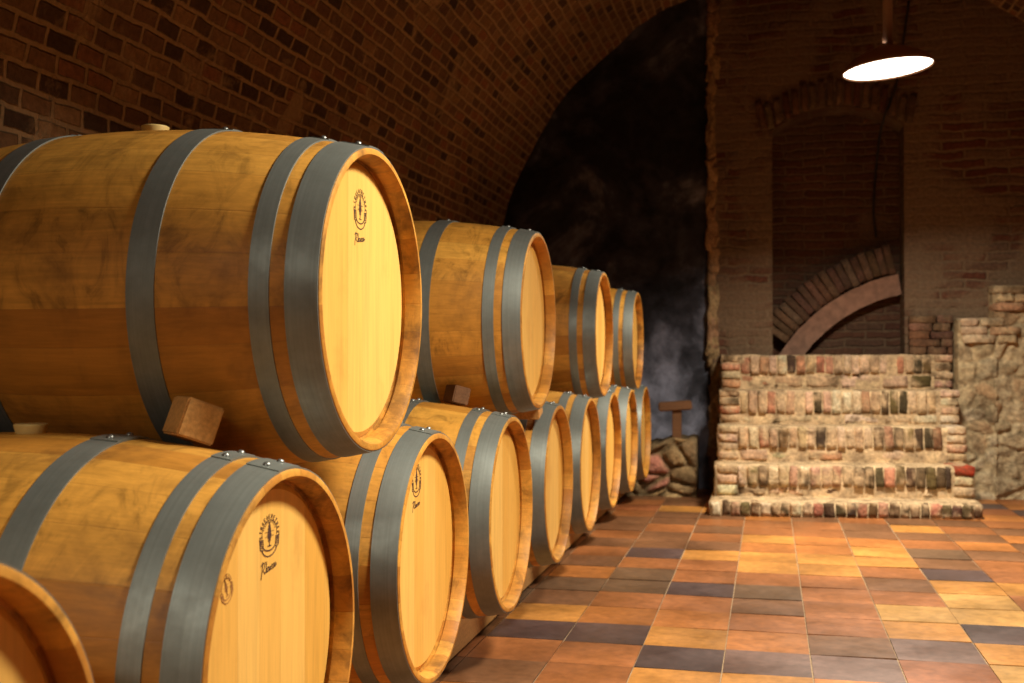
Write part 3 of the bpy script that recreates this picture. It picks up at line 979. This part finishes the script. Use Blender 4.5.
STONE = [(196, 164, 116), (176, 146, 104), (206, 176, 126), (154, 128, 94), (188, 152, 104), (214, 188, 142)]
bm = bmesh.new(); cl = bm.loops.layers.float_color.new('Col')
rubble(bm, cl, (-1.93, 7.485, 0), (1.56, .05, 0), 1.465, -.01, .355, .75, .17, 3.3, STONE, (126, 104, 74), .06,
       special=[(1.22, .15, .11, (206, 138, 116))], top_rough=.03)
struct(link('wall_ledge', bm, M['rubble']), 'low rubble stone ledge at the foot of the dark wall, one pink stone')

bm = bmesh.new(); cl = bm.loops.layers.float_color.new('Col')
RS = [(198, 176, 140), (180, 158, 122), (206, 186, 150), (160, 140, 110), (188, 156, 118), (212, 192, 158)]
rubble(bm, cl, (1.195, 7.80, 0), (1, .1, 0), .24, -.01, 1.165, .5, .15, 8.1, RS, (196, 174, 136), .022, top_rough=.012)
rubble(bm, cl, (1.42, 7.83, 0), (1, .1, 0), 1.1, -.01, 1.375, .5, .16, 5.7, RS, (190, 168, 132), .030, top_rough=.012)
# brick courses capping both levels
for (xa, xb, zt, yf) in ((1.20, 1.44, 1.165, 7.80), (1.41, 2.4, 1.375, 7.83)):
    for row in range(3):
        x = xa-.005+R.uniform(0, .02)
        while x < xb:
            w = R.uniform(.11, .24)
            c = srgb_col(R.choice([(200, 168, 130), (194, 146, 110), (208, 182, 146), (184, 142, 108), (150, 124, 94)]), .08)
            add_brick(bm, cl, (x+w/2, yf+(x-xa)*.1+.055, zt-.02-.055*row), (w/2-.002, .085, .0265), Matrix.Rotation(.1, 3, 'Z'), c, .1, .009, None, (lin(196, 170, 132), -.02))
            x += w+.006
struct(link('wall_parapet', bm, M['rubble']), 'stepped rubble and brick parapet beside the steps')

# small brick return beside the niche, stepping down behind the top step
bm = bmesh.new(); cl = bm.loops.layers.float_color.new('Col')
for row in range(5):
    x = .905
    while x < 1.17:
        w = min(R.uniform(.10, .2), 1.18-x)
        c = srgb_col(R.choice([(116, 84, 62), (104, 76, 56), (128, 98, 74), (96, 68, 52)]), .1)
        add_brick(bm, cl, (x+w/2, NF-.02, .96+.052*row), (w/2-.001, .06, .0258), Matrix.Identity(3), c, .08, .007, None, (lin(120, 96, 72), -.1))
        x += w+.006
struct(link('trim_4', bm, M['masonry']), 'short brick courses between niche and parapet')

# ------------------------------------------------------------------ little wooden T-shaped stand on the ledge
ts = tag(empty('wooden_stand', (-.60, 7.60, .35)), 'small dark wooden T-shaped stand on the rubble ledge by the dark wall', 'stand')
link('post', boxbm(-.03, .03, -.024, .024, -.02, .235, .004), M['old_and_shaded'], ts)
b_ = boxbm(-.12, .10, -.05, .05, -.012, .05, .008)
bb = link('top_bar', b_, M['old_and_shaded'], ts); bb.location = (0, 0, .225); bb.rotation_euler = (0, math.radians(-4), .05)

# ------------------------------------------------------------------ pendant lamp
LP = Vector((.573, 5.80, 2.333))
lamp = tag(empty('pendant_lamp', LP), 'brown dish pendant lamp hanging on a stem, glowing white disc below', 'lamp')
tilt = Matrix.Rotation(math.radians(-5), 4, 'Y')
def ring_lathe(prof, n=48, cap=False):
    bm = bmesh.new()
    rs = [[bm.verts.new((r*math.cos(2*PI*i/n), r*math.sin(2*PI*i/n), z)) for i in range(n)] for r, z in prof]
    for a, b in zip(rs, rs[1:]):
        for i in range(n): bm.faces.new((a[i], a[(i+1) % n], b[(i+1) % n], b[i]))
    if cap:
        bm.faces.new(rs[0]); bm.faces.new(rs[-1])
    bmesh.ops.recalc_face_normals(bm, faces=bm.faces)
    return bm
def part(name, bm, mat, parent, mtx=None, smooth=True):
    o = link(name, bm, mat, parent, smooth)
    if mtx is not None: o.matrix_local = mtx
    return o
def lamp_parts(root):
    part('lamp_shade', ring_lathe([(.214, -.004), (.218, .0), (.214, .012), (.175, .052), (.105, .088), (.055, .105), (.023, .125), (.023, .122), (.05, .100), (.10, .084), (.17, .048), (.209, .008), (.211, -.002), (.214, -.004)]), M['shade'], root, tilt)
    g = part('diffuser', ring_lathe([(.209, .004), (.18, .001), (.1, -.003), (.001, -.004)], cap=False), M['glow'], root, tilt)
    part('stem', ring_lathe([(.024, .115), (.024, 1.245), (.05, 1.25), (.05, 1.28)], 24, True), M['shade'], root)
lamp_parts(lamp)

# the same fitting further up the vault, behind the picture's edge, lights the near barrels; the rear light is an added fill
def lamp_light(name, loc, power, size=.42):
    d = bpy.data.lights.new(name, 'AREA'); d.shape = 'DISK'; d.size = size; d.energy = power; d.spread = math.radians(150); d.color = (1., .905, .73)
    o = bpy.data.objects.new(name, d); COL.objects.link(o); o.location = loc
    return o
lamp_light('unseen_light', (.56, 2.25, 2.34), 106)
lamp_light('unseen_light', (-1.0, -1.30, 2.34), 52)  # added fill light, set over the barrels to brighten their near sides
pl = lamp_light('pendant_lamp_light', LP+Vector((0, 0, -.006)), 112, .41)
pl.rotation_euler = (0, math.radians(-5), 0)

# ------------------------------------------------------------------ world, camera
w = bpy.data.worlds.new('cellar_dark'); S.world = w; w.use_nodes = True
w.node_tree.nodes['Background'].inputs[0].default_value = (.9, .6, .35, 1)
w.node_tree.nodes['Background'].inputs[1].default_value = 0.0
cam = bpy.data.cameras.new('camera'); co = bpy.data.objects.new('camera', cam); COL.objects.link(co)
cam.sensor_fit = 'HORIZONTAL'; cam.sensor_width = 36; cam.lens = 1130.15/1024*36
co.location = (0, 0, EYE); co.rotation_euler = (PI/2+.0136, 0, .2236)
cam.clip_start = .05
cam.dof.use_dof = True; cam.dof.focus_distance = 2.5; cam.dof.aperture_fstop = 5.0
S.camera = co
vs = S.view_settings
S.display_settings.display_device = 'sRGB'
vs.view_transform = 'Standard'; vs.look = 'None'; vs.exposure = 0; vs.gamma = 1; vs.use_curve_mapping = False
try:
    S.cycles.max_bounces = 10; S.cycles.diffuse_bounces = 6; S.cycles.use_denoising = True; S.cycles.sample_clamp_indirect = 8
except Exception: pass
